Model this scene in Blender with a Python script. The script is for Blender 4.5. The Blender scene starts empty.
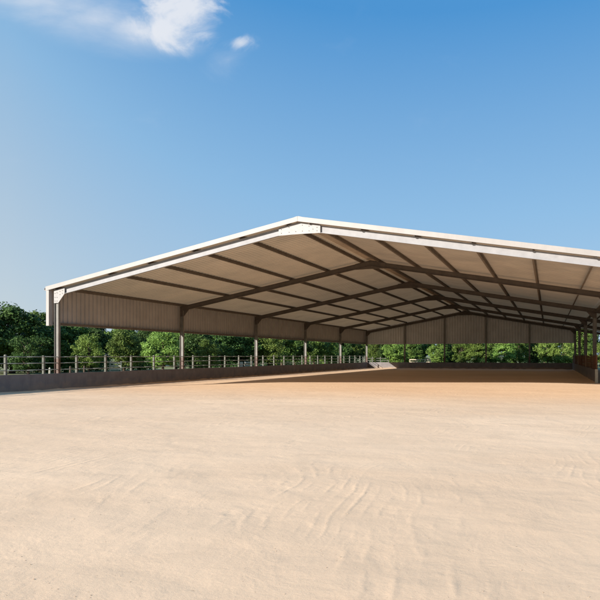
import bpy, math, random
import numpy as np
from mathutils import Vector, Matrix

R = math.radians
scn = bpy.context.scene
COL = scn.collection

# ------------------------------------------------------------------ frame of the place
# x runs across the shelter (left column line = 0), y runs down its length, z up
CW, SW = math.cos(0.3653), math.sin(0.3653)
F_PX, HOR = 649.38, 355.7
X0, Z0 = -11.94, 31.956
BAY, W, LEAN = 11.643, 25.54, 6.2
L = 5 * BAY
KICK = 0.79
SL = 0.1832            # roof slope
MID = W / 2
CAM = (-X0 * CW + Z0 * SW, -X0 * SW - Z0 * CW)

def spot(px, z):
    """ground point seen at photo column px at depth z"""
    X = (px - 300) / F_PX * z
    dx, dz = X - X0, z - Z0
    return dx * CW - dz * SW, dx * SW + dz * CW

def roof(u, base):
    return base + SL * (u if u <= MID else W - u)

# ------------------------------------------------------------------ helpers
class MB:
    def __init__(s):
        s.v, s.f = [], []
    def add(s, vs, fs):
        n = len(s.v)
        s.v += [tuple(p) for p in vs]
        s.f += [tuple(n + i for i in q) for q in fs]
        return s
    def box(s, x0, x1, y0, y1, z0, z1):
        return s.add([(x0,y0,z0),(x1,y0,z0),(x1,y1,z0),(x0,y1,z0),(x0,y0,z1),(x1,y0,z1),(x1,y1,z1),(x0,y1,z1)],
                     [(0,3,2,1),(4,5,6,7),(0,1,5,4),(1,2,6,5),(2,3,7,6),(3,0,4,7)])
    def slab(s, u0, z0, u1, z1, t, y0, y1):
        """sloping bar in the gable plane, z at its lower edge, thickness t upwards"""
        return s.poly([(u0,z0),(u1,z1),(u1,z1+t),(u0,z0+t)], y0, y1)
    def poly(s, pts, y0, y1):
        """(x,z) outline extruded along y"""
        n = len(pts)
        vs = [(p[0], y0, p[1]) for p in pts] + [(p[0], y1, p[1]) for p in pts]
        fs = [tuple(range(n)), tuple(range(2*n-1, n-1, -1))]
        fs += [(i, n+i, n+(i+1)%n, (i+1)%n) for i in range(n)]
        return s.add(vs, fs)
    def tube(s, a, b, r0, r1=None, n=8):
        r1 = r0 if r1 is None else r1
        a, b = Vector(a), Vector(b)
        d = (b - a).normalized()
        t = d.orthogonal().normalized(); q = d.cross(t)
        vs = []
        for c, r in ((a, r0), (b, r1)):
            for i in range(n):
                an = 2*math.pi*i/n
                vs.append(c + (t*math.cos(an) + q*math.sin(an))*r)
        fs = [(i, (i+1)%n, n+(i+1)%n, n+i) for i in range(n)]
        fs += [tuple(range(n-1,-1,-1)), tuple(range(n, 2*n))]
        return s.add(vs, fs)
    def mesh(s, name, mat, smooth=False):
        me = bpy.data.meshes.new(name)
        me.from_pydata(s.v, [], s.f)
        import bmesh
        bm = bmesh.new(); bm.from_mesh(me)
        bmesh.ops.recalc_face_normals(bm, faces=bm.faces)
        bm.to_mesh(me); bm.free()
        me.materials.append(mat)
        if smooth:
            for p in me.polygons: p.use_smooth = True
        return me
    def build(s, name, mat, parent=None, smooth=False, bevel=0):
        o = bpy.data.objects.new(name, s.mesh(name, mat, smooth))
        COL.objects.link(o)
        if parent is not None:
            o.parent = parent
            pw = Vector((0, 0, 0)); q = parent
            while q is not None:
                pw += q.location; q = q.parent
            o.location = -pw          # meshes are written in world coordinates
        if bevel:
            m = o.modifiers.new('bevel', 'BEVEL'); m.width = bevel; m.segments = 2; m.limit_method = 'ANGLE'
        return o

def thing(name, label, cat, loc=(0,0,0), group=None):
    o = bpy.data.objects.new(name, None)
    COL.objects.link(o); o.location = loc
    o.empty_display_size = 0.3
    return tag(o, label, cat, group)
def tag(o, label, cat, group=None, kind=None):
    o['label'] = label; o['category'] = cat
    if group: o['group'] = group
    if kind: o['kind'] = kind
    return o
def structure(o, label=None, cat=None):
    o['kind'] = 'structure'
    if label: o['label'] = label; o['category'] = cat
    return o

# ------------------------------------------------------------------ materials
class NT:
    def __init__(s, name):
        s.m = bpy.data.materials.new(name); s.m.use_nodes = True
        s.t = s.m.node_tree; s.b = s.t.nodes['Principled BSDF']
    def n(s, typ, **kw):
        o = s.t.nodes.new(typ)
        for k, v in kw.items():
            if k in o.bl_rna.properties and not k.startswith('i_'): setattr(o, k, v)
        return o
    def l(s, a, b): s.t.links.new(a, b)
    def noise(s, vec, scale, detail=4, rough=.55, dist=0):
        o = s.t.nodes.new('ShaderNodeTexNoise')
        o.inputs['Scale'].default_value = scale; o.inputs['Detail'].default_value = detail
        o.inputs['Roughness'].default_value = rough; o.inputs['Distortion'].default_value = dist
        if vec is not None: s.l(vec, o.inputs['Vector'])
        return o.outputs['Fac']
    def map(s, vec, scale=(1,1,1), rot=(0,0,0), loc=(0,0,0)):
        o = s.t.nodes.new('ShaderNodeMapping')
        o.inputs['Scale'].default_value = scale; o.inputs['Rotation'].default_value = rot; o.inputs['Location'].default_value = loc
        s.l(vec, o.inputs['Vector']); return o.outputs[0]
    def ramp(s, fac, stops):
        o = s.t.nodes.new('ShaderNodeValToRGB'); e = o.color_ramp.elements
        while len(e) < len(stops): e.new(.5)
        for el, (p, c) in zip(e, stops):
            el.position = p; el.color = (*c, 1) if len(c) == 3 else c
        s.l(fac, o.inputs[0]); return o.outputs[0]
    def math(s, op, a, b=None, c=None):
        o = s.t.nodes.new('ShaderNodeMath'); o.operation = op
        for i, x in enumerate((a, b, c)):
            if x is None: continue
            if isinstance(x, (int, float)): o.inputs[i].default_value = x
            else: s.l(x, o.inputs[i])
        return o.outputs[0]
    def mix(s, fac, a, b, mode='MIX'):
        o = s.t.nodes.new('ShaderNodeMix'); o.data_type = 'RGBA'; o.blend_type = mode
        for sock, x in ((o.inputs[0], fac), (o.inputs[6], a), (o.inputs[7], b)):
            if isinstance(x, (int, float)): sock.default_value = x
            elif isinstance(x, tuple): sock.default_value = (*x, 1)
            else: s.l(x, sock)
        return o.outputs[2]
    def bump(s, h, dist, strength=1, normal=None):
        o = s.t.nodes.new('ShaderNodeBump'); o.inputs['Distance'].default_value = dist; o.inputs['Strength'].default_value = strength
        s.l(h, o.inputs['Height'])
        if normal is not None: s.l(normal, o.inputs['Normal'])
        return o.outputs[0]
    def pos(s): return s.t.nodes.new('ShaderNodeNewGeometry').outputs['Position']
    def z(s):
        o = s.t.nodes.new('ShaderNodeSeparateXYZ'); s.l(s.pos(), o.inputs[0]); return o.outputs['Z']

def plain(name, col, var=.12, scale=3, rough=.6, spec=.4, metal=0, bump=0, bscale=30, streak=0):
    t = NT(name); p = t.pos()
    a = t.noise(p, scale, 5, .6)
    lo = tuple(c*(1-var) for c in col); hi = tuple(min(1, c*(1+var)) for c in col)
    c = t.ramp(a, [(.3, lo), (.7, hi)])
    if streak:
        st = t.noise(t.map(p, (9, 9, .5)), 1.0, 4, .6)
        c = t.mix(t.ramp(st, [(.5, (0,0,0)), (.8, (streak,)*3)]), c, tuple(x*.5 for x in col))
    t.l(c, t.b.inputs['Base Color'])
    t.b.inputs['Roughness'].default_value = rough
    t.b.inputs['Specular IOR Level'].default_value = spec
    t.b.inputs['Metallic'].default_value = metal
    if bump:
        t.l(t.bump(t.noise(p, bscale, 3), bump), t.b.inputs['Normal'])
    return t.m

def mat_sand():
    t = NT('sand'); p = t.pos()
    p2 = t.map(p, (1, 1, 0))
    grain = t.noise(p2, 130, 3, .7)
    big = t.noise(t.map(p2, (.10, .16, 1), (0, 0, R(21))), 1.0, 4, .55, .6)
    med = t.noise(t.map(p2, (.7, 1.1, 1), (0, 0, R(35))), 1.0, 5, .6, .8)
    fine = t.noise(p2, 38, 6, .7)
    c = t.ramp(big, [(.34, (.68, .462, .295)), (.66, (.775, .547, .362))])
    c = t.mix(t.ramp(med, [(.48, (0,0,0)), (.72, (.38,)*3)]), c, (.58, .405, .265))
    c = t.mix(t.ramp(fine, [(.42, (0,0,0)), (.62, (.22,)*3)]), c, (.80, .61, .41))
    specks = t.noise(p2, 14, 2, .5)
    c = t.mix(t.ramp(specks, [(.745, (0,0,0)), (.775, (.55,)*3)]), c, (.25, .16, .10))
    c = t.mix(t.ramp(grain, [(.50, (0,0,0)), (.68, (.30,)*3)]), c, (.52, .37, .25))
    t.l(c, t.b.inputs['Base Color'])
    t.b.inputs['Roughness'].default_value = .95
    t.b.inputs['Specular IOR Level'].default_value = .15
    # harrow grooves along the length of the arena, in patches, gently wandering
    sx = t.t.nodes.new('ShaderNodeSeparateXYZ'); t.l(p2, sx.inputs[0])
    wob = t.math('MULTIPLY', t.math('SUBTRACT', t.noise(t.map(p2, (.16, .11, 1)), 1.0, 2, .5), .5), 7.0)
    wob2 = t.math('MULTIPLY', t.math('SUBTRACT', t.noise(t.map(p2, (1.3, .8, 1)), 1.0, 3, .6), .5), .22)
    xx = t.math('ADD', t.math('ADD', sx.outputs[0], wob), wob2)
    g1 = t.math('ADD', t.math('MULTIPLY', t.math('SINE', t.math('MULTIPLY', xx, 27.0)), .5), .5)
    g1 = t.math('POWER', g1, 3.0)
    patch = t.ramp(t.noise(t.map(p2, (.45, .30, 1), (0, 0, R(30)), (3.1, 7.7, 0)), 1.0, 4, .65), [(.42, (0,0,0)), (.62, (1,1,1))])
    brk = t.ramp(t.noise(t.map(p2, (3.0, 1.1, 1), (0, 0, 0), (9, 4, 0)), 1.0, 3, .6), [(.42, (0,0,0)), (.62, (1,1,1))])
    har = t.math('MULTIPLY', t.math('MULTIPLY', g1, patch), brk)
    # hoof scuffs: shallow dents
    vo = t.t.nodes.new('ShaderNodeTexVoronoi'); vo.feature = 'SMOOTH_F1'; vo.inputs['Scale'].default_value = 1.0; vo.inputs['Randomness'].default_value = 1
    vo.inputs['Smoothness'].default_value = .3
    vd = t.t.nodes.new('ShaderNodeVectorMath'); vd.operation = 'ADD'
    nz = t.t.nodes.new('ShaderNodeTexNoise'); nz.inputs['Scale'].default_value = 2.5; nz.inputs['Detail'].default_value = 3; t.l(p2, nz.inputs['Vector'])
    t.l(t.map(p2, (2.6, 1.7, 1), (0, 0, R(14))), vd.inputs[0]); t.l(nz.outputs['Color'], vd.inputs[1]); t.l(vd.outputs[0], vo.inputs['Vector'])
    dent = t.ramp(vo.outputs['Distance'], [(.06, (0,0,0)), (.30, (1,1,1))])
    patch2 = t.ramp(t.noise(t.map(p2, (.30, .30, 1), loc=(11, 2, 0)), 1.0, 4, .6), [(.44, (0,0,0)), (.62, (1,1,1))])
    dent = t.math('MULTIPLY', t.math('SUBTRACT', dent, 1), patch2)
    nb = t.bump(t.noise(t.map(p2, (.45, .6, 1)), 1.0, 3, .5), .08, .55)
    nb = t.bump(t.noise(t.map(p2, (1.7, 1.1, 1)), 1.0, 4, .55, .4), .026, .65, nb)
    nb = t.bump(har, .005, .8, nb)
    nb = t.bump(dent, .007, .6, nb)
    nb = t.bump(t.noise(p2, 9, 4, .6, .3), .005, .6, nb)
    nb = t.bump(fine, .003, .6, nb)
    nb = t.bump(grain, .0012, .8, nb)
    t.l(nb, t.b.inputs['Normal'])
    return t.m

def mat_grass():
    t = NT('grass'); p = t.pos()
    a = t.noise(p, .18, 5, .6); b = t.noise(p, 6, 5, .7)
    c = t.ramp(a, [(.35, (.10, .13, .035)), (.65, (.19, .20, .07))])
    c = t.mix(t.ramp(b, [(.4, (0,0,0)), (.7, (.6,)*3)]), c, (.26, .24, .11))
    t.l(c, t.b.inputs['Base Color']); t.b.inputs['Roughness'].default_value = .9
    t.l(t.bump(b, .06), t.b.inputs['Normal'])
    return t.m

def mat_leaf(name, dark, light, trans=.25):
    t = NT(name)
    oi = t.t.nodes.new('ShaderNodeObjectInfo'); tc = t.t.nodes.new('ShaderNodeTexCoord')
    a = t.noise(tc.outputs['Object'], 1.3, 3, .6)
    b = t.noise(tc.outputs['Object'], 9, 2, .6)
    f = t.math('ADD', t.math('MULTIPLY', a, .6), t.math('MULTIPLY', b, .4))
    c = t.ramp(f, [(.36, dark), (.62, light)])
    h = t.t.nodes.new('ShaderNodeHueSaturation')
    t.l(c, h.inputs['Color'])
    t.l(t.math('ADD', t.math('MULTIPLY', oi.outputs['Random'], .5), .85), h.inputs['Value']); h.inputs['Saturation'].default_value = 1.0
    t.l(t.math('ADD', t.math('MULTIPLY', oi.outputs['Random'], .03), .487), h.inputs['Hue'])
    t.l(h.outputs[0], t.b.inputs['Base Color'])
    t.b.inputs['Roughness'].default_value = .6; t.b.inputs['Specular IOR Level'].default_value = .18
    tr = t.t.nodes.new('ShaderNodeBsdfTranslucent'); t.l(h.outputs[0], tr.inputs['Color'])
    ms = t.t.nodes.new('ShaderNodeMixShader'); ms.inputs[0].default_value = trans
    out = t.t.nodes['Material Output']
    t.l(t.b.outputs[0], ms.inputs[1]); t.l(tr.outputs[0], ms.inputs[2]); t.l(ms.outputs[0], out.inputs['Surface'])
    return t.m

def mat_column():
    """galvanised grey steel, rust brown coating on the foot"""
    t = NT('column_steel'); p = t.pos()
    a = t.noise(p, 3, 5, .65)
    c = t.ramp(a, [(.3, (.115, .106, .092)), (.7, (.18, .166, .145))])
    zz = t.math('ADD', t.z(), t.math('MULTIPLY', t.noise(p, 5, 3), .25))
    f = t.ramp(t.math('MULTIPLY', zz, .25), [(.40, (1,1,1)), (.43, (0,0,0))])
    c = t.mix(f, c, (.085, .045, .030))
    t.l(c, t.b.inputs['Base Color']); t.b.inputs['Roughness'].default_value = .6
    return t.m

M = {
 'sand': mat_sand(), 'grass': mat_grass(),
 'trim': plain('cream_white_trim', (.285, .262, .243), .06, 2, .5, .4, streak=.15),
 'plate': plain('white_plate', (.275, .26, .25), .10, 9, .5, .4),
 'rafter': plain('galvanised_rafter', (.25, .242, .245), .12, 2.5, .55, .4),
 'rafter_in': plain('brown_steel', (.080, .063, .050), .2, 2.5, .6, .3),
 'purlin': plain('purlin_steel', (.10, .080, .063), .2, 2, .6, .3),
 'column': mat_column(),
 'sheet': plain('roof_sheet', (.335, .285, .235), .18, .5, .7, .3),
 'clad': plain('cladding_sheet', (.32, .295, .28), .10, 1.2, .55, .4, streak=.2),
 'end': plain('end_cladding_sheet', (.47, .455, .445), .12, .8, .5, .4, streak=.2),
 'kick': plain('kick_board', (.175, .160, .160), .14, 2.2, .9, .12, streak=.25, bump=.004, bscale=20),
 'fence': plain('weathered_post', (.125, .125, .105), .25, 8, .85, .2, bump=.01, bscale=25),
 'rail': plain('galvanised_rail', (.27, .28, .25), .2, 3, .6, .4),
 'timber': plain('red_brown_timber', (.15, .070, .042), .3, 4, .8, .2, streak=.4),
 'timber_post': plain('pale_timber_post', (.30, .21, .14), .2, 6, .8, .2),
 'pale': plain('pale_paint', (.36, .345, .28), .15, 6, .7, .3),
 'palewood': plain('pale_wood', (.40, .33, .24), .2, 6, .8, .2),
 'stake': plain('brown_stake', (.085, .06, .045), .2, 6, .8, .2),
 'bark': plain('bark', (.085, .062, .045), .35, 6, .9, .1, bump=.02, bscale=14),
 'bolt': plain('bolt_steel', (.12, .11, .10), .1, 6, .5, .5),
 'leaf_dark': mat_leaf('leaf_dark', (.022, .046, .012), (.080, .135, .032)),
 'leaf_mid': mat_leaf('leaf_mid', (.042, .078, .016), (.150, .225, .045)),
 'leaf_bright': mat_leaf('leaf_bright', (.075, .125, .022), (.215, .30, .065)),
}

# sand dust and scuffs low on the kick boards
_t = M['kick'].node_tree; _b = _t.nodes['Principled BSDF']
_src = _b.inputs['Base Color'].links[0].from_socket
_g = _t.nodes.new('ShaderNodeNewGeometry'); _s = _t.nodes.new('ShaderNodeSeparateXYZ'); _t.links.new(_g.outputs['Position'], _s.inputs[0])
_n = _t.nodes.new('ShaderNodeTexNoise'); _n.inputs['Scale'].default_value = 2.2; _n.inputs['Detail'].default_value = 6; _t.links.new(_g.outputs['Position'], _n.inputs['Vector'])
_a = _t.nodes.new('ShaderNodeMath'); _a.operation = 'MULTIPLY_ADD'; _t.links.new(_n.outputs['Fac'], _a.inputs[0]); _a.inputs[1].default_value = -.9; _t.links.new(_s.outputs['Z'], _a.inputs[2])
_r = _t.nodes.new('ShaderNodeMapRange'); _r.inputs['From Min'].default_value = -.42; _r.inputs['From Max'].default_value = -.10
_r.inputs['To Min'].default_value = .5; _r.inputs['To Max'].default_value = 0; _t.links.new(_a.outputs[0], _r.inputs['Value'])
_m = _t.nodes.new('ShaderNodeMix'); _m.data_type = 'RGBA'; _t.links.new(_r.outputs[0], _m.inputs[0]); _t.links.new(_src, _m.inputs[6]); _m.inputs[7].default_value = (.30, .22, .155, 1)
_t.links.new(_m.outputs[2], _b.inputs['Base Color'])
# translucency added to the roof sheets so daylight lifts the shaded sand below
_t = M['sheet'].node_tree; _b = _t.nodes['Principled BSDF']
_tr = _t.nodes.new('ShaderNodeBsdfTranslucent'); _tr.inputs['Color'].default_value = (.68, .47, .27, 1)
_mx = _t.nodes.new('ShaderNodeMixShader'); _mx.inputs[0].default_value = .13
_t.links.new(_b.outputs[0], _mx.inputs[1]); _t.links.new(_tr.outputs[0], _mx.inputs[2])
_t.links.new(_mx.outputs[0], _t.nodes['Material Output'].inputs['Surface'])

# ------------------------------------------------------------------ ground
g = MB()
n = 64; rad = 1500
g.add([(0, 0, 0)] + [(rad*math.cos(2*math.pi*i/n), rad*math.sin(2*math.pi*i/n), 0) for i in range(n)],
      [(0, 1+i, 1+(i+1) % n) for i in range(n)])
structure(g.build('grass_ground', M['grass']))
s = MB().add([(.12, -60, .004), (60, -60, .004), (60, 17, .004), (W-.35, 17, .004), (W-.35, L-.3, .004), (.12, L-.3, .004)],
             [(0, 1, 2, 3, 4, 5)])
bk = random.Random(12)
def bank(pts, nx, ny):
    """sand thrown up against the foot of a wall"""
    vs, fs = [], []
    for (x, y) in pts:
        w_, h_ = bk.uniform(.12, .34), bk.uniform(.015, .07)
        vs += [(x, y, h_), (x+nx*w_*.45, y+ny*w_*.45, h_*.45), (x+nx*w_, y+ny*w_, .0045)]
    for i in range(len(pts)-1):
        for k in (0, 1): fs.append((3*i+k, 3*i+k+1, 3*i+k+4, 3*i+k+3))
    s.add(vs, fs)
bank([(.153, -40+i*.35) for i in range(int((L+39.5)/.35))], 1, 0)
bank([(.2+i*.4, L-.252) for i in range(62)], 0, -1)
bank([(W-.302, 17.3+i*.4) for i in range(101)], -1, 0)
structure(s.build('sand_floor', M['sand'], smooth=True))
cl = MB()
rc_ = random.Random(31)
for i in range(900):
    dz = 3.5+22*rc_.random()**1.6; lx = rc_.uniform(-.5, .5)*dz
    x = CAM[0]+lx*CW-dz*SW; y = CAM[1]+lx*SW+dz*CW
    r_ = rc_.uniform(.0025, .007)*(1.7 if rc_.random() < .06 else 1)
    q = [rc_.uniform(.7, 1.3) for _ in range(5)]
    cl.add([(x+r_*q[0], y, .004), (x, y+r_*q[1], .004), (x-r_*q[2], y, .004), (x, y-r_*q[3], .004), (x+r_*.2, y, .004+r_*q[4]*.8)],
           [(0, 1, 4), (1, 2, 4), (2, 3, 4), (3, 0, 4)])
tag(cl.build('sand_clods', plain('clod', (.36, .26, .18), .3, 8, .95, .1)), 'tiny crumbs and clods scattered over the open sand', 'sand clods', kind='stuff')
structure(MB().add([(W-.30, 17, .004), (W+14, 17, .004), (W+14, L+4, .004), (W-.30, L+4, .004)], [(0, 1, 2, 3)]).build('dirt_yard', plain('yard_dirt', (.30, .22, .15), .2, 1.2, .95, .1)))
# trodden earth track beyond the fence
pth = MB()
pp = [(-7.5, -40), (-6.2, -5), (-6.8, 20), (-6.4, 50), (-4.5, 62.5), (4, 66), (20, 67), (45, 66)]
for i in range(len(pp)-1):
    (a, b), (c, d) = pp[i], pp[i+1]
    dx, dy = c-a, d-b; q = math.hypot(dx, dy); nx, ny = -dy/q*1.2, dx/q*1.2
    if i == 0: pv = [(a+nx, b+ny, .008), (a-nx, b-ny, .008)]
    pth.add([pv[0], pv[1], (c-nx, d-ny, .008), (c+nx, d+ny, .008)], [(0, 1, 2, 3)])
    pv = [(c+nx, d+ny, .008), (c-nx, d-ny, .008)]
structure(pth.build('dirt_path', plain('dirt', (.34, .25, .17), .2, 1.5, .95, .1)))

# ------------------------------------------------------------------ the shelter
barn = thing('riding_arena_shelter', 'long open-fronted steel riding arena shelter with a low pitched roof over the sand', 'shelter', (MID, 0, 0))
HR = 4.594           # rafter underside at x = 0
DEP = .30            # rafter depth
RT = HR + DEP        # rafter top
PU = .16             # purlin depth
SH = RT + PU + .004  # sheet underside
u_out = W + LEAN

def column(x, y, top, w=.25, fl=.15):
    m = MB()
    m.box(x-w/2, x-w/2+.016, y-fl/2, y+fl/2, 0, top)
    m.box(x+w/2-.016, x+w/2, y-fl/2, y+fl/2, 0, top)
    m.box(x-w/2+.016, x+w/2-.016, y-.006, y+.006, 0, top)
    o = m.build('column', M['column'], barn)
    b = MB().box(x-.2, x+.2, y-.16, y+.16, .006, .026)
    b.build('base_plate', M['column'], o)
    return o

def ibeam(name, u0, u1, y, mat, fl=.15):
    m = MB()
    z0, z1 = roof(u0, HR), roof(u1, HR)
    m.slab(u0, z0, u1, z1, .018, y-fl/2, y+fl/2)
    m.slab(u0, z0+DEP-.018, u1, z1+DEP-.018, .018, y-fl/2, y+fl/2)
    m.slab(u0, z0+.018, u1, z1+.018, DEP-.036, y-.006, y+.006)
    return m.build(name, mat, barn)

def bolts(parent, pts, y):
    for (x, z) in pts:
        MB().tube((x, y-.022, z), (x, y, z), .017, n=6).build('bolt', M['bolt'], parent)

for k in range(6):
    y = k*BAY
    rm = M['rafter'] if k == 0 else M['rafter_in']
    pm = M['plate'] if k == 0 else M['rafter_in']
    column(0, y, HR + .02)
    column(W, y, HR + .02)
    column(u_out-.3, y, roof(u_out-.3, HR))
    ra = ibeam('rafter', -.125, MID, y, rm)
    rb = ibeam('rafter', MID, W+.125, y, rm)
    rc = ibeam('rafter', W+.128, u_out, y, rm)
    # haunch plates at the eaves, apex plate at the ridge
    for sgn, ux, rr in ((1, 0, ra), (-1, W, rb)):
        a = ux - sgn*.13; pts = [(a, HR-.36), (a, RT-.03), (ux+sgn*.52, RT-.03+SL*.52), (ux+sgn*.52, HR+SL*.52-.01), (ux+sgn*.13, HR-.36)]
        m = MB().poly(pts, y-.094, y-.078) if k == 0 else MB().poly(pts, y-.025, y+.025)
        pl = m.build('haunch_plate', pm, rr)
        if k == 0:
            bolts(pl, [(ux+sgn*dx, HR+dz) for dx, dz in ((-.06,-.26),(.06,-.26),(-.06,-.08),(.06,-.08),(-.06,.12),(.06,.14),(.24,.20),(.40,.10),(.40,.25),(.24,.05))], y-.094)
    za = roof(MID, HR)
    wd = .92
    pts = [(MID-wd, za-SL*wd-.012), (MID-wd, za-SL*wd+DEP+.03), (MID, za+DEP+.04), (MID+wd, za-SL*wd+DEP+.03), (MID+wd, za-SL*wd-.012), (MID+.3, za-.17), (MID-.3, za-.17)]
    yy = (y-.096, y-.078) if k == 0 else (y-.03, y+.03)
    ap = MB().poly(pts, *yy).build('apex_plate', pm, barn)
    if k == 0:
        bolts(ap, [(MID+dx, za+dz) for dx, dz in ((-.8,-.08),(-.8,.08),(-.45,-.06),(-.45,.14),(-.15,-.05),(.15,.2),(.15,-.05),(.45,.14),(.45,-.06),(.8,.06),(.8,-.08),(.62,.0))], y-.096)
        m = MB().box(MID+wd+.002, MID+wd+.03, y-.10, y+.09, za-SL*wd-.02, za-SL*wd+DEP+.02)
        m.build('splice_plate', pm, ap)

# purlins, Z sections running the whole length
ys, ye = -.22, L + .22
def purlin(u):
    z = roof(u, RT)
    m = MB()
    t = .012
    m.box(u-t/2, u+t/2, ys, ye, z+.003, z+PU)
    m.box(u-.07, u-t/2, ys, ye, z+.003, z+.003+t)
    m.box(u+t/2, u+.07, ys, ye, z+PU-t-.012, z+PU-.012)
    m.build('purlin', M['purlin'], barn)
for o_ in (.52, 2.72, 5.05, 7.40, 9.60): purlin(MID-o_)
for o_ in (.52, 2.72, 4.90, 7.07, 9.25, 11.43): purlin(MID+o_)
for u in (.02, W+.9, W+3.1, W+5.3, u_out-.1): purlin(u)

# roof sheets: trapezoidal profile running down the slope
def roof_sheet(u0, u1):
    vs, fs = [], []
    y = ys; prof = []
    pitch = .333
    while y < ye:
        for dy, h in ((0, 0), (.17, 0), (.205, .018), (.295, .018)):
            if y+dy < ye: prof.append((y+dy, h))
        y += pitch
    prof.append((ye, 0))
    for (yy, h) in prof:
        vs += [(u0, yy, roof(u0, SH)+h), (u1, yy, roof(u1, SH)+h)]
    for i in range(len(prof)-1):
        fs.append((2*i, 2*i+1, 2*i+3, 2*i+2))
    o = MB().add(vs, fs).build('roof_sheet', M['sheet'], barn)
    return o
roof_sheet(-.42, MID)
roof_sheet(MID, W)
roof_sheet(W+.002, u_out+.15)

# ridge capping and barge boards
zr = roof(MID, SH)
rc = MB().poly([(MID-.32, zr-SL*.32+.055), (MID, zr+.055), (MID+.32, zr-SL*.32+.055), (MID+.32, zr-SL*.32+.07), (MID+.05, zr+.085), (MID-.05, zr+.085), (MID-.32, zr-SL*.32+.07)], ys-.03, ye+.02)
rc.build('ridge_cap', M['trim'], barn)
BB, BT = RT + .035, 5.135
yb0, yb1 = -.27, -.225
for (a, b) in ((-.50, MID), (MID+.001, u_out+.2)):
    for (p, q) in ((yb0, yb1), (ye+.005, ye+.05)):
        m = MB().slab(a, roof(a, BB), b, roof(b, BB), BT-BB, p, q)
        if p < 0: m.slab(a, roof(a, BT-.012), b, roof(b, BT-.012), .012, q, q+.16)
        m.build('barge_board', M['trim'], barn, bevel=.006)

# left side: cladding hung from the eaves, inward ribs, rails behind it
CB = 3.16
def ribbed(name, mat, axis, at, a0, a1, zb, ztop, pitch=.33):
    vs, fs, prof = [], [], []
    a = a0
    while a < a1:
        for da, h in ((0, 0), (.20, 0), (.215, .045), (.315, .045)):
            if a+da < a1: prof.append((a+da, h))
        a += pitch
    prof.append((a1, 0))
    if axis == 'x':   # make sure the ridge point is there
        prof.append((MID, 0)); prof.sort()
    for (p, h) in prof:
        zt = ztop(p)
        if axis == 'y': vs += [(at-h, p, zb), (at-h, p, zt)]
        else: vs += [(p, at+h, zb), (p, at+h, zt)]
    for i in range(len(prof)-1): fs.append((2*i, 2*i+2, 2*i+3, 2*i+1))
    o = MB().add(vs, fs).build(name, mat, barn)
    sm = o.modifiers.new('thick', 'SOLIDIFY'); sm.thickness = .008
    return o
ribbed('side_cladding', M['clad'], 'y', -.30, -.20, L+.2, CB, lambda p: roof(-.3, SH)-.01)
for zz in (CB+.01,):
    MB().box(-.265, -.14, .02, L+.18, zz, zz+.11 if zz < 4.6 else zz+.16).build('sheeting_rail', M['purlin'], barn)
MB().box(-.46, -.285, -.27, -.215, CB-.04, roof(-.4, BB)-.002).build('corner_trim', M['trim'], barn, bevel=.006)
MB().box(-.46, -.44, -.21, .12, CB-.04, roof(-.4, BB)-.002).build('corner_trim', M['trim'], barn)
m = MB()
m.box(-.60, -.44, ys, ye, 4.86, 4.875); m.box(-.615, -.60, ys, ye, 4.86, 4.98); m.box(-.44, -.425, ys, ye, 4.86, 4.98)
m.build('gutter', M['trim'], barn)

# closed upper part of the far gable, with its posts
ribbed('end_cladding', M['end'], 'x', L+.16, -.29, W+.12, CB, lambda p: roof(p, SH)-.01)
MB().box(0, W, L+.09, L+.155, CB+.01, CB+.15).build('sheeting_rail', M['end'], barn)
for x in (5.11, 10.22, 15.32, 20.43):
    m = MB(); y = L
    m.box(x-.09, x+.09, y-.10, y-.088, 0, roof(x, HR)); m.box(x-.09, x+.09, y+.075, y+.087, 0, roof(x, HR)); m.box(x-.006, x+.006, y-.088, y+.075, 0, roof(x, HR))
    m.build('gable_post', M['column'], barn)
# eaves beams tying the right column line
MB().box(W-.06, W+.06, .08, L-.08, HR-.02, HR+.12).build('eaves_beam', M['rafter_in'], barn)

# ------------------------------------------------------------------ kick walls
def kick_wall(label, pts, loc, n, cap=True):
    """board wall from a to b, thickness to the left of the run"""
    t = thing('kick_wall', label, 'kick wall', loc, 'kick walls round the sand')
    (ax, ay), (bx, by) = pts
    for i in range(n):
        f0, f1 = i/n, (i+1)/n
        x0, y0, x1, y1 = ax+(bx-ax)*f0, ay+(by-ay)*f0, ax+(bx-ax)*f1, ay+(by-ay)*f1
        q = math.hypot(x1-x0, y1-y0); dx, dy = (x1-x0)/q, (y1-y0)/q
        nx, ny = -dy*.05, dx*.05; gx, gy = dx*.002, dy*.002
        x0 += gx; y0 += gy; x1 -= gx; y1 -= gy
        h = KICK + random.Random(i*7+n).uniform(-.008, .008)
        m = MB().add([(x0,y0,0),(x1,y1,0),(x1+nx,y1+ny,0),(x0+nx,y0+ny,0),(x0,y0,h),(x1,y1,h),(x1+nx,y1+ny,h),(x0+nx,y0+ny,h)],
                     [(0,3,2,1),(4,5,6,7),(0,1,5,4),(1,2,6,5),(2,3,7,6),(3,0,4,7)])
        m.build('board_panel', M['kick'], t, bevel=.006)
    return t
kick_wall('long dark grey kick wall on the left, under the post and rail fence', ((.15, -48), (.15, L-.25)), (.15, 5, 0), 46)
kick_wall('dark kick wall across the far end below the trees', ((.15, L-.25), (W-.3, L-.25)), (MID, L-.25, 0), 10)
kw = kick_wall('short dark kick wall on the right, below the red brown boards', ((W-.3, L-.25), (W-.3, 17.2)), (W-.3, 30, 0), 17)
MB().box(W-.36, W-.20, 17.02, 17.18, 0, .84).build('end_post', M['pale'], kw, bevel=.01)

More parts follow.
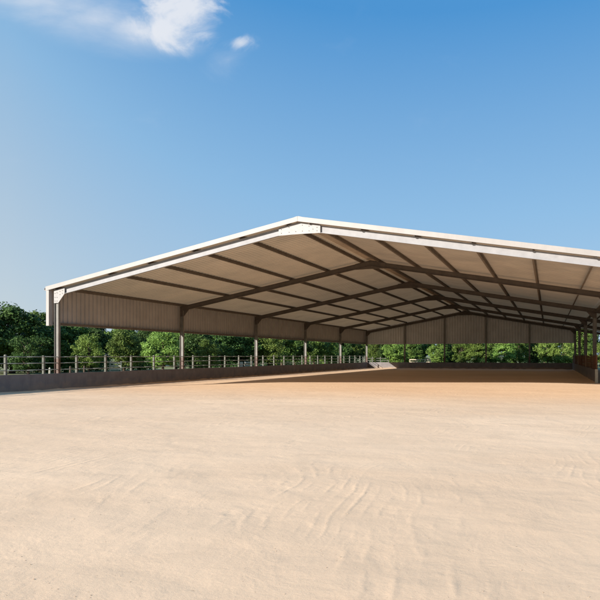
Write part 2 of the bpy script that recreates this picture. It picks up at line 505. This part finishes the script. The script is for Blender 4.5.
# ------------------------------------------------------------------ left fence: weathered posts, four thin rails
fn = thing('rail_fence', 'thin galvanised rail fence with weathered grey posts above the left kick wall', 'fence', (-.02, 5, 0))
rnd = random.Random(4)
pv = -.94 - 2.33*19
ply = []
while pv < L:
    ply.append(pv); pv += 2.3315
for v in ply:
    h = 1.67 + rnd.uniform(-.02, .03); w = .056
    lx = rnd.uniform(-.012, .012); ly = rnd.uniform(-.02, .02)
    m = MB()
    m.add([(-.02+sx*w, v+sy*w, 0) for sx, sy in ((-1,-1),(1,-1),(1,1),(-1,1))] +
          [(-.02+sx*w*.92+lx, v+sy*w*.92+ly, h-.03) for sx, sy in ((-1,-1),(1,-1),(1,1),(-1,1))] +
          [(-.02+sx*w*.6+lx, v+sy*w*.6+ly, h) for sx, sy in ((-1,-1),(1,-1),(1,1),(-1,1))],
          [(3,2,1,0),(0,1,5,4),(1,2,6,5),(2,3,7,6),(3,0,4,7),(4,5,9,8),(5,6,10,9),(6,7,11,10),(7,4,8,11),(8,9,10,11)])
    m.build('post', M['fence'], fn)
for zz in (1.60, 1.30, .98, .60):
    m = MB()
    for a, b in zip(ply[:-1], ply[1:]):
        sag = rnd.uniform(.004, .014); mid = (a+b)/2
        m.tube((.062, a, zz), (.062, mid, zz-sag), .021, n=8); m.tube((.062, mid, zz-sag), (.062, b, zz), .021, n=8)
    m.build('rail', M['rail'], fn, smooth=True)

# ------------------------------------------------------------------ far end rails seen between the trees
bf = thing('rail_fence', 'short pale rail fence beyond the far left corner of the kick wall', 'fence', (1.5, L+1.5, 0))
for x in (-.9, .4, 1.5, 2.6): MB().box(x-.05, x+.05, L+1.45, L+1.55, 0, 1.5).build('post', M['fence'], bf)
for zz in (1.3, 1.0): MB().box(-.9, 2.7, L+1.40, L+1.445, zz-.03, zz+.03).build('rail', M['fence'], bf)
pf = thing('timber_fence', 'cream timber rail fence between two trees beyond the far wall', 'fence', (8, L+6, 0))
a0, b0 = spot(409, 98)[0], spot(441, 98)[0]
yy = spot(420, 98)[1]
for i in range(5): x = a0+(b0-a0)*i/4; MB().box(x-.05, x+.05, yy, yy+.1, 0, 1.15).build('post', M['palewood'], pf)
for zz in (1.05, .68): MB().box(a0, b0, yy-.05, yy-.004, zz-.07, zz+.07).build('rail', M['palewood'], pf)

# ------------------------------------------------------------------ right: red brown board fence with pale posts
tf = thing('board_fence', 'tall red brown timber board fence with pale posts on the right', 'fence', (W-.2, 35, 0))
rb = random.Random(9)
bounds = [17.4, 22.8, 29.4, 36.0, 42.6, 49.0, L-.4]
for a, b in zip(bounds[:-1], bounds[1:]):
    m = MB(); z = .05
    while z < 1.62:
        j = rb.uniform(-.004, .004)
        m.box(W-.225+j, W-.20+j, a+.01, b-.01, z, min(z+.145, 1.66)); z += .155
    m.build('board_panel', M['timber'], tf)
for v in bounds:
    m = MB().box(W-.292, W-.227, v-.09, v+.09, 0, 1.70)
    m.build('post', M['timber_post'] if v in (29.4, 42.6) else M['timber'], tf, bevel=.008)

# ------------------------------------------------------------------ small things beyond the left fence
def jump(label, px, z, w, h, n):
    x, y = spot(px, z)
    t = thing('jump_fence', label, 'jump', (x, y, 0))
    m_ = M['pale']
    for sx in (-1, 1):
        m = MB().box(x+sx*w/2-.05, x+sx*w/2+.05, y-.05, y+.05, .004, h+.15)
        m.box(x+sx*w/2-.04, x+sx*w/2+.04, y-.35, y+.35, .004, .08)
        m.build('stand', m_, t, bevel=.01)
    for i in range(n):
        zz = .25+(h-.25)*i/(n-1)
        MB().box(x-w/2+.05, x+w/2-.05, y-.09, y-.055, zz-.075, zz+.075).build('plank', m_, t, bevel=.008)
jump('pale planked practice jump on the grass beyond the left fence', 115.5, 56, 1.15, 1.02, 4)
jump('small pale jump beyond the fence near the second inner column', 248.5, 72, .9, .9, 3)
x, y = spot(241, 71)
o = MB().tube((x, y, 0), (x, y, .98), .24, .22, n=16).tube((x, y, .3), (x, y, .36), .26, n=16).tube((x, y, .64), (x, y, .70), .255, n=16).build('barrel', M['pale'])
tag(o, 'white ribbed barrel beyond the fence, left of the small jump', 'barrel')
for px, z, h, mt, lb in ((49.5, 40, .93, 'pale', 'short pale stake just left of the front column'), (70, 41, 1.0, 'stake', 'short brown stake right of the front column'),
                      (84, 46, .95, 'stake', 'short brown stake left of the pale jump, behind the fence')):
    x, y = spot(px, z)
    m = MB().tube((x, y, 0), (x+.02, y, h-.05), .07, .06, n=10).tube((x+.02, y, h-.05), (x+.02, y, h), .06, .02, n=10)
    tag(m.build('stake', M[mt]), lb, 'stake', 'stakes beyond the fence')

# ------------------------------------------------------------------ trees
def leaf_mesh(name, seed, rx, rz, zc, nclump, nleaf, size, cone=0, mat='leaf_mid', clr=.9):
    rg = np.random.default_rng(seed)
    P = []; C = []
    cents = []
    for _ in range(nclump):
        d = rg.normal(size=3); d /= np.linalg.norm(d)
        r = rg.uniform(.35, 1)**.55
        c = d*r
        zz = c[2]
        taper = 1 - cone*(zz*.5+.5)
        lump = 1 + .20*math.sin(3*math.atan2(d[1], d[0])+seed) + .16*math.sin(5*zz+seed*2)
        cc = np.array([c[0]*rx*taper*lump, c[1]*rx*taper*lump, zc + zz*rz])
        cents.append(cc)
    cents = np.array(cents)
    for cc in cents:
        cr = clr*rg.uniform(.5, 1.35)
        d = rg.normal(size=(nleaf, 3)); d /= np.linalg.norm(d, axis=1)[:, None]
        rr = rg.uniform(0, 1, nleaf)**.45
        p = cc + d*rr[:, None]*np.array([cr, cr, cr*.68])
        nrm = d*.9 + np.array([0, 0, .55]) + rg.normal(size=(nleaf, 3))*.55
        P.append(p); C.append(nrm)
    P = np.concatenate(P); N = np.concatenate(C); N /= np.linalg.norm(N, axis=1)[:, None]
    ok = P[:, 2] > .15
    P = P[ok]; N = N[ok]; k = len(P)
    a = rg.normal(size=(k, 3)); T = np.cross(N, a); T /= np.linalg.norm(T, axis=1)[:, None]
    B = np.cross(N, T)
    s_ = (size*rg.uniform(.6, 1.35, k))[:, None]
    w_ = s_*rg.uniform(.42, .65, k)[:, None]
    V = np.empty((k, 4, 3)); V[:, 0] = P - T*s_; V[:, 1] = P - B*w_ - N*s_*.15; V[:, 2] = P + T*s_; V[:, 3] = P + B*w_ - N*s_*.15
    me = bpy.data.meshes.new(name)
    me.vertices.add(k*4); me.vertices.foreach_set('co', V.reshape(-1).astype(np.float32))
    me.loops.add(k*4); me.loops.foreach_set('vertex_index', np.arange(k*4, dtype=np.int32))
    me.polygons.add(k); me.polygons.foreach_set('loop_start', np.arange(0, k*4, 4, dtype=np.int32))
    me.update(calc_edges=True)
    me.materials.append(M[mat])
    return me, cents

def trunk_mesh(name, seed, cents, h, r):
    rg = random.Random(seed); m = MB()
    pts = [Vector((0, 0, 0))]
    k = 5
    for i in range(1, k+1): pts.append(Vector((rg.uniform(-.12, .12), rg.uniform(-.12, .12), h*i/k)))
    for i in range(k):
        r0 = r*(1-i/(k+.6)); r1 = r*(1-(i+1)/(k+.6))
        if i == 0: r0 *= 1.35
        m.tube(pts[i], pts[i+1], r0, r1, n=9)
    idx = list(range(len(cents))); rg.shuffle(idx)
    for j in idx[:16]:
        c = Vector(cents[j]); t = min(.85, max(.2, c.z/h*.55)); b = pts[min(k-1, int(t*k))]
        mid = (b + c)/2 + Vector((0, 0, .15))
        m.tube(b, mid, r*.34, r*.2, n=6); m.tube(mid, c, r*.2, r*.07, n=6)
    return m.mesh(name, M['bark'], True)

# kinds: (name, radius, half height of crown, crown centre, clumps, leaves per clump, leaf size, cone, clump radius)
KINDS = {
 'broad': dict(rx=2.9, rz=2.6, zc=3.5, nclump=110, nleaf=150, size=.145, clr=.85, cone=.15),
 'round': dict(rx=2.1, rz=2.3, zc=2.75, nclump=75, nleaf=130, size=.105, clr=.62, cone=.1),
 'upright': dict(rx=1.45, rz=2.7, zc=3.0, nclump=75, nleaf=120, size=.095, clr=.55, cone=.35),
 'shrub': dict(rx=1.3, rz=.85, zc=.95, nclump=36, nleaf=100, size=.09, clr=.45),
}
TOP = {'broad': 6.6, 'round': 5.45, 'upright': 6.0, 'shrub': 2.1}
PROTO = {}
for kname, kd in KINDS.items():
    for tone in ('dark', 'mid', 'bright'):
        for var in (0, 1):
            if kname == 'shrub' and tone == 'bright' : continue
            sd = {'broad': 1, 'round': 21, 'upright': 41, 'shrub': 61}[kname] + var*7 + {'dark': 0, 'mid': 2, 'bright': 4}[tone]
            me, ce = leaf_mesh('crown', sd, mat='leaf_'+tone, **kd)
            tr = trunk_mesh('trunk', sd, ce, kd['zc']+kd['rz']*.55, {'broad': .21, 'round': .14, 'upright': .12, 'shrub': .05}[kname])
            PROTO[kname, tone, var] = (me, tr)

NAMES = {'broad': 'broadleaf_tree', 'round': 'round_tree', 'upright': 'upright_tree', 'shrub': 'shrub'}
rt = random.Random(77)
def tree(px, z, ytop, kname, tone, label, group, wid=1.0, var=None):
    while True:      # keep the crowns clear of the low sun that reaches the left side of the sand
        x, y = spot(px, z); h = 1.65 + (HOR - ytop)/F_PX*z
        if y > L-8 and x > 0 or x < -1.41*h-1.5 or px < 60 or px > 366: break
        z += 1.0
    sc = h/TOP[kname]
    t = thing(NAMES[kname], label, 'shrub' if kname == 'shrub' else 'tree', (x, y, 0), group)
    t.rotation_euler = (0, 0, rt.uniform(0, 6.28)); t.scale = (sc*wid, sc*wid, sc)
    me, tr = PROTO[kname, tone, rt.randint(0, 1) if var is None else var]
    a = bpy.data.objects.new('crown', me); COL.objects.link(a); a.parent = t
    b = bpy.data.objects.new('trunk', tr); COL.objects.link(b); b.parent = t
    return t

GL, GB, GR = 'trees beyond the left fence', 'trees beyond the far wall', 'trees beyond the right side'
TREES = [
 # farther row that closes the gaps
 (75, 100, 316, 'broad', 'mid', 'far green tree rising behind the small bright tree, right of the front column', GL, 1.1),
 (93, 108, 319, 'broad', 'dark', 'far dark tree right of the small bright tree', GL, 1.0),
 (124, 100, 319, 'broad', 'mid', 'far green tree above the pale jump', GL, 1.0),
 (157, 96, 319, 'broad', 'dark', 'far dark tree behind the big bright tree', GL, 1.1),
 (188, 104, 317, 'broad', 'mid', 'far green tree behind the second column', GL, 1.1),
 (212, 100, 317, 'broad', 'dark', 'far dark tree left of the middle of the second bay', GL, 1.1),
 (234, 108, 317, 'broad', 'dark', 'far dark tree right of the middle of the second bay', GL, 1.1),
 (256, 112, 319, 'broad', 'mid', 'far green tree behind the third column', GL, 1.1),
 (280, 116, 320, 'broad', 'dark', 'far dark tree in the middle of the third bay', GL, 1.1),
 (304, 118, 322, 'broad', 'dark', 'far dark tree behind the fourth column', GL, 1.1),
 (324, 122, 328, 'broad', 'mid', 'far green tree in the middle of the fourth bay', GL, 1.1),
 (347, 128, 329, 'broad', 'dark', 'far dark tree right of the fifth column', GL, 1.1),
 (368, 128, 330, 'broad', 'mid', 'far green tree behind the last left column', GL, 1.1),
 (408, 124, 330, 'broad', 'mid', 'far green tree behind the first far gable post', GB, 1.0),
 (465, 126, 330, 'broad', 'mid', 'far green tree between the second and third gable posts', GB, 1.0),
 (530, 126, 330, 'broad', 'mid', 'far green tree behind the fourth far gable post', GB, 1.0),
 # left, outside the shelter
 (-22, 58, 306, 'broad', 'dark', 'dark leafy tree cut by the left edge of the view', GL, 1.1),
 (12, 61, 302, 'broad', 'dark', 'tallest dark tree left of the front column, over the fence', GL, 1.1),
 (41, 68, 309, 'broad', 'mid', 'mid green tree with its crown just left of the white corner trim', GL, .95),
 (28, 52, 330, 'round', 'dark', 'low dark tree in front of the tallest tree, left of the front column', GL, 1.1),
 (-4, 66, 322, 'broad', 'mid', 'mid green tree behind the dark trees at the left edge', GL, 1),
 # seen under the side cladding, first bay
 (66, 64, 322, 'broad', 'dark', 'dark tree just right of the front column, under the cladding', GL, 1.0),
 (89, 55, 331.5, 'round', 'bright', 'small bright yellow green tree right of the front column', GL, .95),
 (97, 72, 327, 'broad', 'dark', 'dark tree standing behind the small bright tree', GL, .9),
 (124, 64, 328, 'broad', 'mid', 'mid green tree behind the pale jump', GL, .85),
 (139, 74, 331, 'broad', 'dark', 'dark low tree left of the big bright tree in the first bay', GL, .9),
 (163, 57, 327, 'round', 'bright', 'big bright green tree just left of the second column', GL, 1.2),
 (176, 72, 326, 'broad', 'mid', 'mid green tree right behind the second column', GL, .9),
 # second bay
 (198, 68, 322, 'broad', 'dark', 'dark tree just right of the second column', GL, 1.0),
 (207, 60, 336, 'round', 'mid', 'low mid green tree in front of the dark trees of the second bay', GL, .9),
 (222, 74, 322, 'broad', 'dark', 'dark tree in the middle of the second bay', GL, .95),
 (243, 76, 324, 'broad', 'dark', 'dark tree left of the third column, above the barrel', GL, .95),
 # third bay
 (268, 66, 328, 'round', 'bright', 'bright green tree just right of the third column', GL, 1.05),
 (282, 78, 324, 'broad', 'mid', 'mid green tree behind the bright one of the third bay', GL, .9),
 (295, 72, 324, 'broad', 'dark', 'dark tree just left of the fourth column', GL, .75),
 # fourth bay and on
 (314, 84, 326, 'broad', 'mid', 'mid green tree just right of the fourth column', GL, .8),
 (329, 80, 330, 'round', 'bright', 'bright green tree left of the fifth column', GL, 1.0),
 (341, 94, 326, 'broad', 'dark', 'dark tree behind the fifth column', GL, .8),
 (352, 88, 332, 'round', 'mid', 'mid green tree between the fifth and the last left column', GL, .9),
 (362, 98, 330, 'broad', 'mid', 'mid green tree just left of the last left column', GL, .7),
 # beyond the far gable
 (374, 96, 334, 'upright', 'mid', 'slim mid green tree above the pale rails at the far left corner', GB, .9),
 (383, 106, 330, 'broad', 'dark', 'dark tree behind the far left corner, before the bright tree', GB, .6),
 (395, 93, 331, 'upright', 'bright', 'bright green tree just left of the first far gable post', GB, 1.35),
 (411, 101, 330, 'upright', 'mid', 'mid green tree just right of the first far gable post', GB, 1.2),
 (421, 106, 328, 'broad', 'dark', 'dark blue green tree above the cream rail fence', GB, .8),
 (437, 95, 334, 'upright', 'bright', 'light green tree left of the second far gable post', GB, 1.15),
 (452, 99, 330, 'upright', 'dark', 'dark tree just right of the second far gable post', GB, 1.35),
 (462, 95, 331, 'upright', 'mid', 'mid green tree midway between second and third gable posts', GB, 1.2),
 (477, 94, 331, 'upright', 'bright', 'bright tree just left of the third far gable post', GB, 1.2),
 (491, 99, 331, 'upright', 'mid', 'mid green tree just right of the third far gable post', GB, 1.1),
 (505, 93, 331, 'upright', 'bright', 'bright bushy tree midway between third and fourth gable posts', GB, 1.3),
 (519, 97, 331, 'upright', 'mid', 'mid green tree left of the fourth far gable post', GB, 1.2),
 (534, 100, 330, 'upright', 'dark', 'dark tree just right of the fourth far gable post', GB, 1.3),
 (547, 92, 332, 'round', 'bright', 'light green tree left of the far right corner', GB, .8),
 (563, 90, 332, 'round', 'bright', 'palest yellow green tree next to the far right corner column', GB, .85),
 (446, 112, 330, 'broad', 'dark', 'dark tree far behind the second far gable post', GB, .8),
 (483, 112, 330, 'broad', 'dark', 'dark tree far behind the third far gable post', GB, .9),
 (513, 112, 330, 'broad', 'dark', 'dark tree far behind the bushy bright tree', GB, .8),
 (545, 110, 330, 'broad', 'dark', 'dark tree behind the light tree at the far right corner', GB, .8),
 (573, 104, 328, 'broad', 'mid', 'mid green tree directly behind the far right corner column', GB, .7),
 # right
 (581, 98, 318, 'upright', 'mid', 'tall mid green tree seen between the right hand columns', GR, 1.0),
 (589, 112, 322, 'broad', 'dark', 'dark tree behind the right hand columns', GR, .6),
 (600, 96, 342, 'round', 'bright', 'low light green tree at the right edge over the board fence', GR, 1.0),
 (616, 92, 336, 'broad', 'mid', 'mid green tree just past the right edge of the view', GR, .9),
]
for a in TREES: tree(*a[:7], wid=a[7])

# undergrowth along the foot of the tree belts: one uncounted mass
def undergrowth(name, pts, label, seed, width, hgt, tone):
    rg = np.random.default_rng(seed); P = []
    for (p, q) in zip(pts[:-1], pts[1:]):
        d = math.hypot(q[0]-p[0], q[1]-p[1]); k = int(d*1.5)
        for _ in range(k):
            f = rg.uniform(); x = p[0]+(q[0]-p[0])*f + rg.normal()*width; y = p[1]+(q[1]-p[1])*f + rg.normal()*width
            hh = hgt*rg.uniform(.5, 1.2); r = rg.uniform(.5, 1.0)
            c = rg.normal(size=(230, 3)); c /= np.linalg.norm(c, axis=1)[:, None]; c *= rg.uniform(.2, 1, (230, 1))**.5
            P.append(np.array([x, y, hh*.5]) + c*np.array([r, r, hh*.55]))
    P = np.concatenate(P); P = P[P[:, 2] > .02]; k = len(P)
    N = rg.normal(size=(k, 3)) + np.array([0, 0, .6]); N /= np.linalg.norm(N, axis=1)[:, None]
    T = np.cross(N, rg.normal(size=(k, 3))); T /= np.linalg.norm(T, axis=1)[:, None]; B = np.cross(N, T)
    s_ = rg.uniform(.07, .15, (k, 1))
    V = np.stack([P-T*s_, P-B*s_*.5, P+T*s_, P+B*s_*.5], 1)
    me = bpy.data.meshes.new(name)
    me.vertices.add(k*4); me.vertices.foreach_set('co', V.reshape(-1).astype(np.float32))
    me.loops.add(k*4); me.loops.foreach_set('vertex_index', np.arange(k*4, dtype=np.int32))
    me.polygons.add(k); me.polygons.foreach_set('loop_start', np.arange(0, k*4, 4, dtype=np.int32))
    me.update(calc_edges=True); me.materials.append(M[tone])
    o = bpy.data.objects.new(name, me); COL.objects.link(o)
    return tag(o, label, 'undergrowth', kind='stuff')
undergrowth('undergrowth', [(-42, 8), (-24, 24), (-19, 45), (-15, 70), (-14, 100)],
            'dark low undergrowth at the foot of the trees beyond the left fence', 5, 1.3, 1.7, 'leaf_dark')
undergrowth('undergrowth', [spot(345, 104), spot(440, 108), spot(540, 106), spot(640, 104)],
            'dark low undergrowth at the foot of the trees beyond the far wall', 6, 1.0, 1.8, 'leaf_dark')

# ------------------------------------------------------------------ sky and sun
to_sun = Vector((-1.41, -2.47, 1.0)).normalized()
elev = math.asin(to_sun.z); az = math.atan2(to_sun.x, to_sun.y)   # from +Y towards +X
w = bpy.data.worlds.new('World'); scn.world = w; w.use_nodes = True
nt = w.node_tree; nt.nodes.clear()
def N(t): return nt.nodes.new(t)
out = N('ShaderNodeOutputWorld'); bg = N('ShaderNodeBackground'); sky = N('ShaderNodeTexSky')
sky.sky_type = 'NISHITA'; sky.sun_disc = False; sky.sun_elevation = elev; sky.sun_rotation = az
sky.altitude = 50; sky.air_density = 1.0; sky.dust_density = .6; sky.ozone_density = 2.2
bg.inputs['Strength'].default_value = .10
# small fair-weather cloud high in the left of the sky
tc = N('ShaderNodeTexCoord')
def wm(op, a, b=None):
    o = N('ShaderNodeMath'); o.operation = op
    for i, x in enumerate((a, b)):
        if x is None: continue
        if isinstance(x, (int, float)): o.inputs[i].default_value = x
        else: nt.links.new(x, o.inputs[i])
    return o.outputs[0]
def cdir(px, py):
    x, y, z = (px-300)/F_PX, 1.0, (HOR-py)/F_PX
    return Vector((x*CW - y*SW, x*SW + y*CW, z)).normalized()
def wnoise(scale, detail, rough, dist, stretch=(1, 1, 1)):
    mp = N('ShaderNodeMapping'); mp.inputs['Scale'].default_value = stretch
    nt.links.new(tc.outputs['Generated'], mp.inputs[0])
    o = N('ShaderNodeTexNoise'); o.inputs['Scale'].default_value = scale; o.inputs['Detail'].default_value = detail
    o.inputs['Roughness'].default_value = rough; o.inputs['Distortion'].default_value = dist
    nt.links.new(mp.outputs[0], o.inputs['Vector']); return o.outputs['Fac']
n1 = wnoise(15, 9, .62, .5, (1, 1, 1.5)); n2 = wnoise(6, 5, .6, .8, (1, 1, 2.6))
def puff(px, py, rx, ry, hard):
    """soft ellipse about a direction in the sky"""
    c = cdir(px, py); rt_ = Vector((c.y, -c.x, 0)).normalized(); up = rt_.cross(c)
    def dot(v, s_):
        o = N('ShaderNodeVectorMath'); o.operation = 'DOT_PRODUCT'
        nt.links.new(tc.outputs['Generated'], o.inputs[0]); o.inputs[1].default_value = tuple(v/s_); return o.outputs['Value']
    a, b = dot(rt_, rx), dot(up, ry)
    d = wm('SQRT', wm('ADD', wm('MULTIPLY', a, a), wm('MULTIPLY', b, b)))
    front = wm('GREATER_THAN', dot(c, 1), 0.5)
    return wm('MULTIPLY', wm('MAXIMUM', wm('SUBTRACT', 1, d), 0), wm('MULTIPLY', front, hard))
def thresh(v, lo, hi):
    o = N('ShaderNodeMapRange'); o.interpolation_type = 'SMOOTHSTEP'; o.inputs['From Min'].default_value = lo; o.inputs['From Max'].default_value = hi
    nt.links.new(v, o.inputs['Value']); return o.outputs[0]
def mx(*a):
    r = a[0]
    for x in a[1:]: r = wm('MAXIMUM', r, x)
    return r
core = mx(puff(190, 10, .085, .058, 1), puff(170, 30, .085, .040, .85), puff(205, 36, .075, .028, .7), puff(240, 43, .036, .019, .62), puff(150, 8, .06, .05, .5))
cm = thresh(wm('ADD', core, wm('MULTIPLY', wm('SUBTRACT', n1, .5), 2.2)), .14, .92)
cm = wm('MULTIPLY', cm, thresh(core, .0, .45))
wisp = mx(puff(140, 32, .13, .042, .85), puff(95, 20, .13, .05, .75), puff(50, 2, .15, .05, .8), puff(228, 60, .05, .04, .35))
wmk = wm('MULTIPLY', thresh(wm('ADD', wisp, wm('MULTIPLY', wm('SUBTRACT', n2, .5), .8)), .05, 1.1), .75)
# haze that pales the air towards the horizon and towards the sun's side
sp = N('ShaderNodeSeparateXYZ'); nt.links.new(tc.outputs['Generated'], sp.inputs[0])
hz = wm('SQRT', wm('ADD', wm('MULTIPLY', sp.outputs[0], sp.outputs[0]), wm('MULTIPLY', sp.outputs[1], sp.outputs[1])))
hz = wm('MAXIMUM', hz, .02)
tz = wm('MAXIMUM', wm('MINIMUM', wm('DIVIDE', sp.outputs[2], hz), .62), 0)
sh = Vector((to_sun.x, to_sun.y, 0)).normalized()
da = wm('DIVIDE', wm('ADD', wm('MULTIPLY', sp.outputs[0], sh.x), wm('MULTIPLY', sp.outputs[1], sh.y)), hz)
sd = wm('POWER', wm('MINIMUM', wm('MAXIMUM', wm('DIVIDE', wm('ADD', da, .9), .64), 0), 1), 2.6)
hf = wm('ADD', wm('MULTIPLY', wm('SUBTRACT', .515, tz), 1.45), wm('MULTIPLY', sd, .37))
cr = N('ShaderNodeValToRGB'); el = cr.color_ramp.elements; el.new(.5)
for e_, (p_, c_) in zip(el, ((0, (.068, .295, .645)), (.45, (.262, .487, .745)), (1, (.52, .615, .695)))):
    e_.position = p_; e_.color = (c_[0], c_[1], c_[2], 1)
nt.links.new(hf, cr.inputs[0])
sc_ = N('ShaderNodeVectorMath'); sc_.operation = 'SCALE'; sc_.inputs['Scale'].default_value = 1/(2*.10)
nt.links.new(cr.outputs[0], sc_.inputs[0])
am = N('ShaderNodeMix'); am.data_type = 'RGBA'; am.inputs[0].default_value = .93
nt.links.new(sky.outputs[0], am.inputs[6]); nt.links.new(sc_.outputs[0], am.inputs[7]); air = am.outputs[2]
tot = wm('SUBTRACT', 1, wm('MULTIPLY', wm('SUBTRACT', 1, wm('MULTIPLY', cm, .92)), wm('SUBTRACT', 1, wmk)))
mixn = N('ShaderNodeMix'); mixn.data_type = 'RGBA'
nt.links.new(tot, mixn.inputs[0])
nt.links.new(air, mixn.inputs[6]); mixn.inputs[7].default_value = (4.0, 4.15, 4.45, 1)
nt.links.new(mixn.outputs[2], bg.inputs[0]); nt.links.new(bg.outputs[0], out.inputs[0])

sun = bpy.data.lights.new('sun', 'SUN'); sun.energy = 4.6; sun.angle = R(.55); sun.color = (1.0, .94, .86)
so = bpy.data.objects.new('sun', sun); COL.objects.link(so); so.location = (0, 0, 30)
so.rotation_euler = to_sun.to_track_quat('Z', 'Y').to_euler()

# ------------------------------------------------------------------ camera
cam = bpy.data.cameras.new('camera'); cam.sensor_width = 36; cam.lens = F_PX/600*36
cam.shift_y = (HOR-300)/600; cam.clip_end = 4000; cam.clip_start = .05
co = bpy.data.objects.new('camera', cam); COL.objects.link(co)
co.location = (CAM[0], CAM[1], 1.65); co.rotation_euler = (R(90), 0, .3653)
scn.camera = co

scn.view_settings.view_transform = 'Standard'; scn.view_settings.look = 'None'
scn.view_settings.exposure = 1.0; scn.view_settings.gamma = 1
scn.cycles.max_bounces = 12; scn.cycles.diffuse_bounces = 9
scn.cycles.use_denoising = True
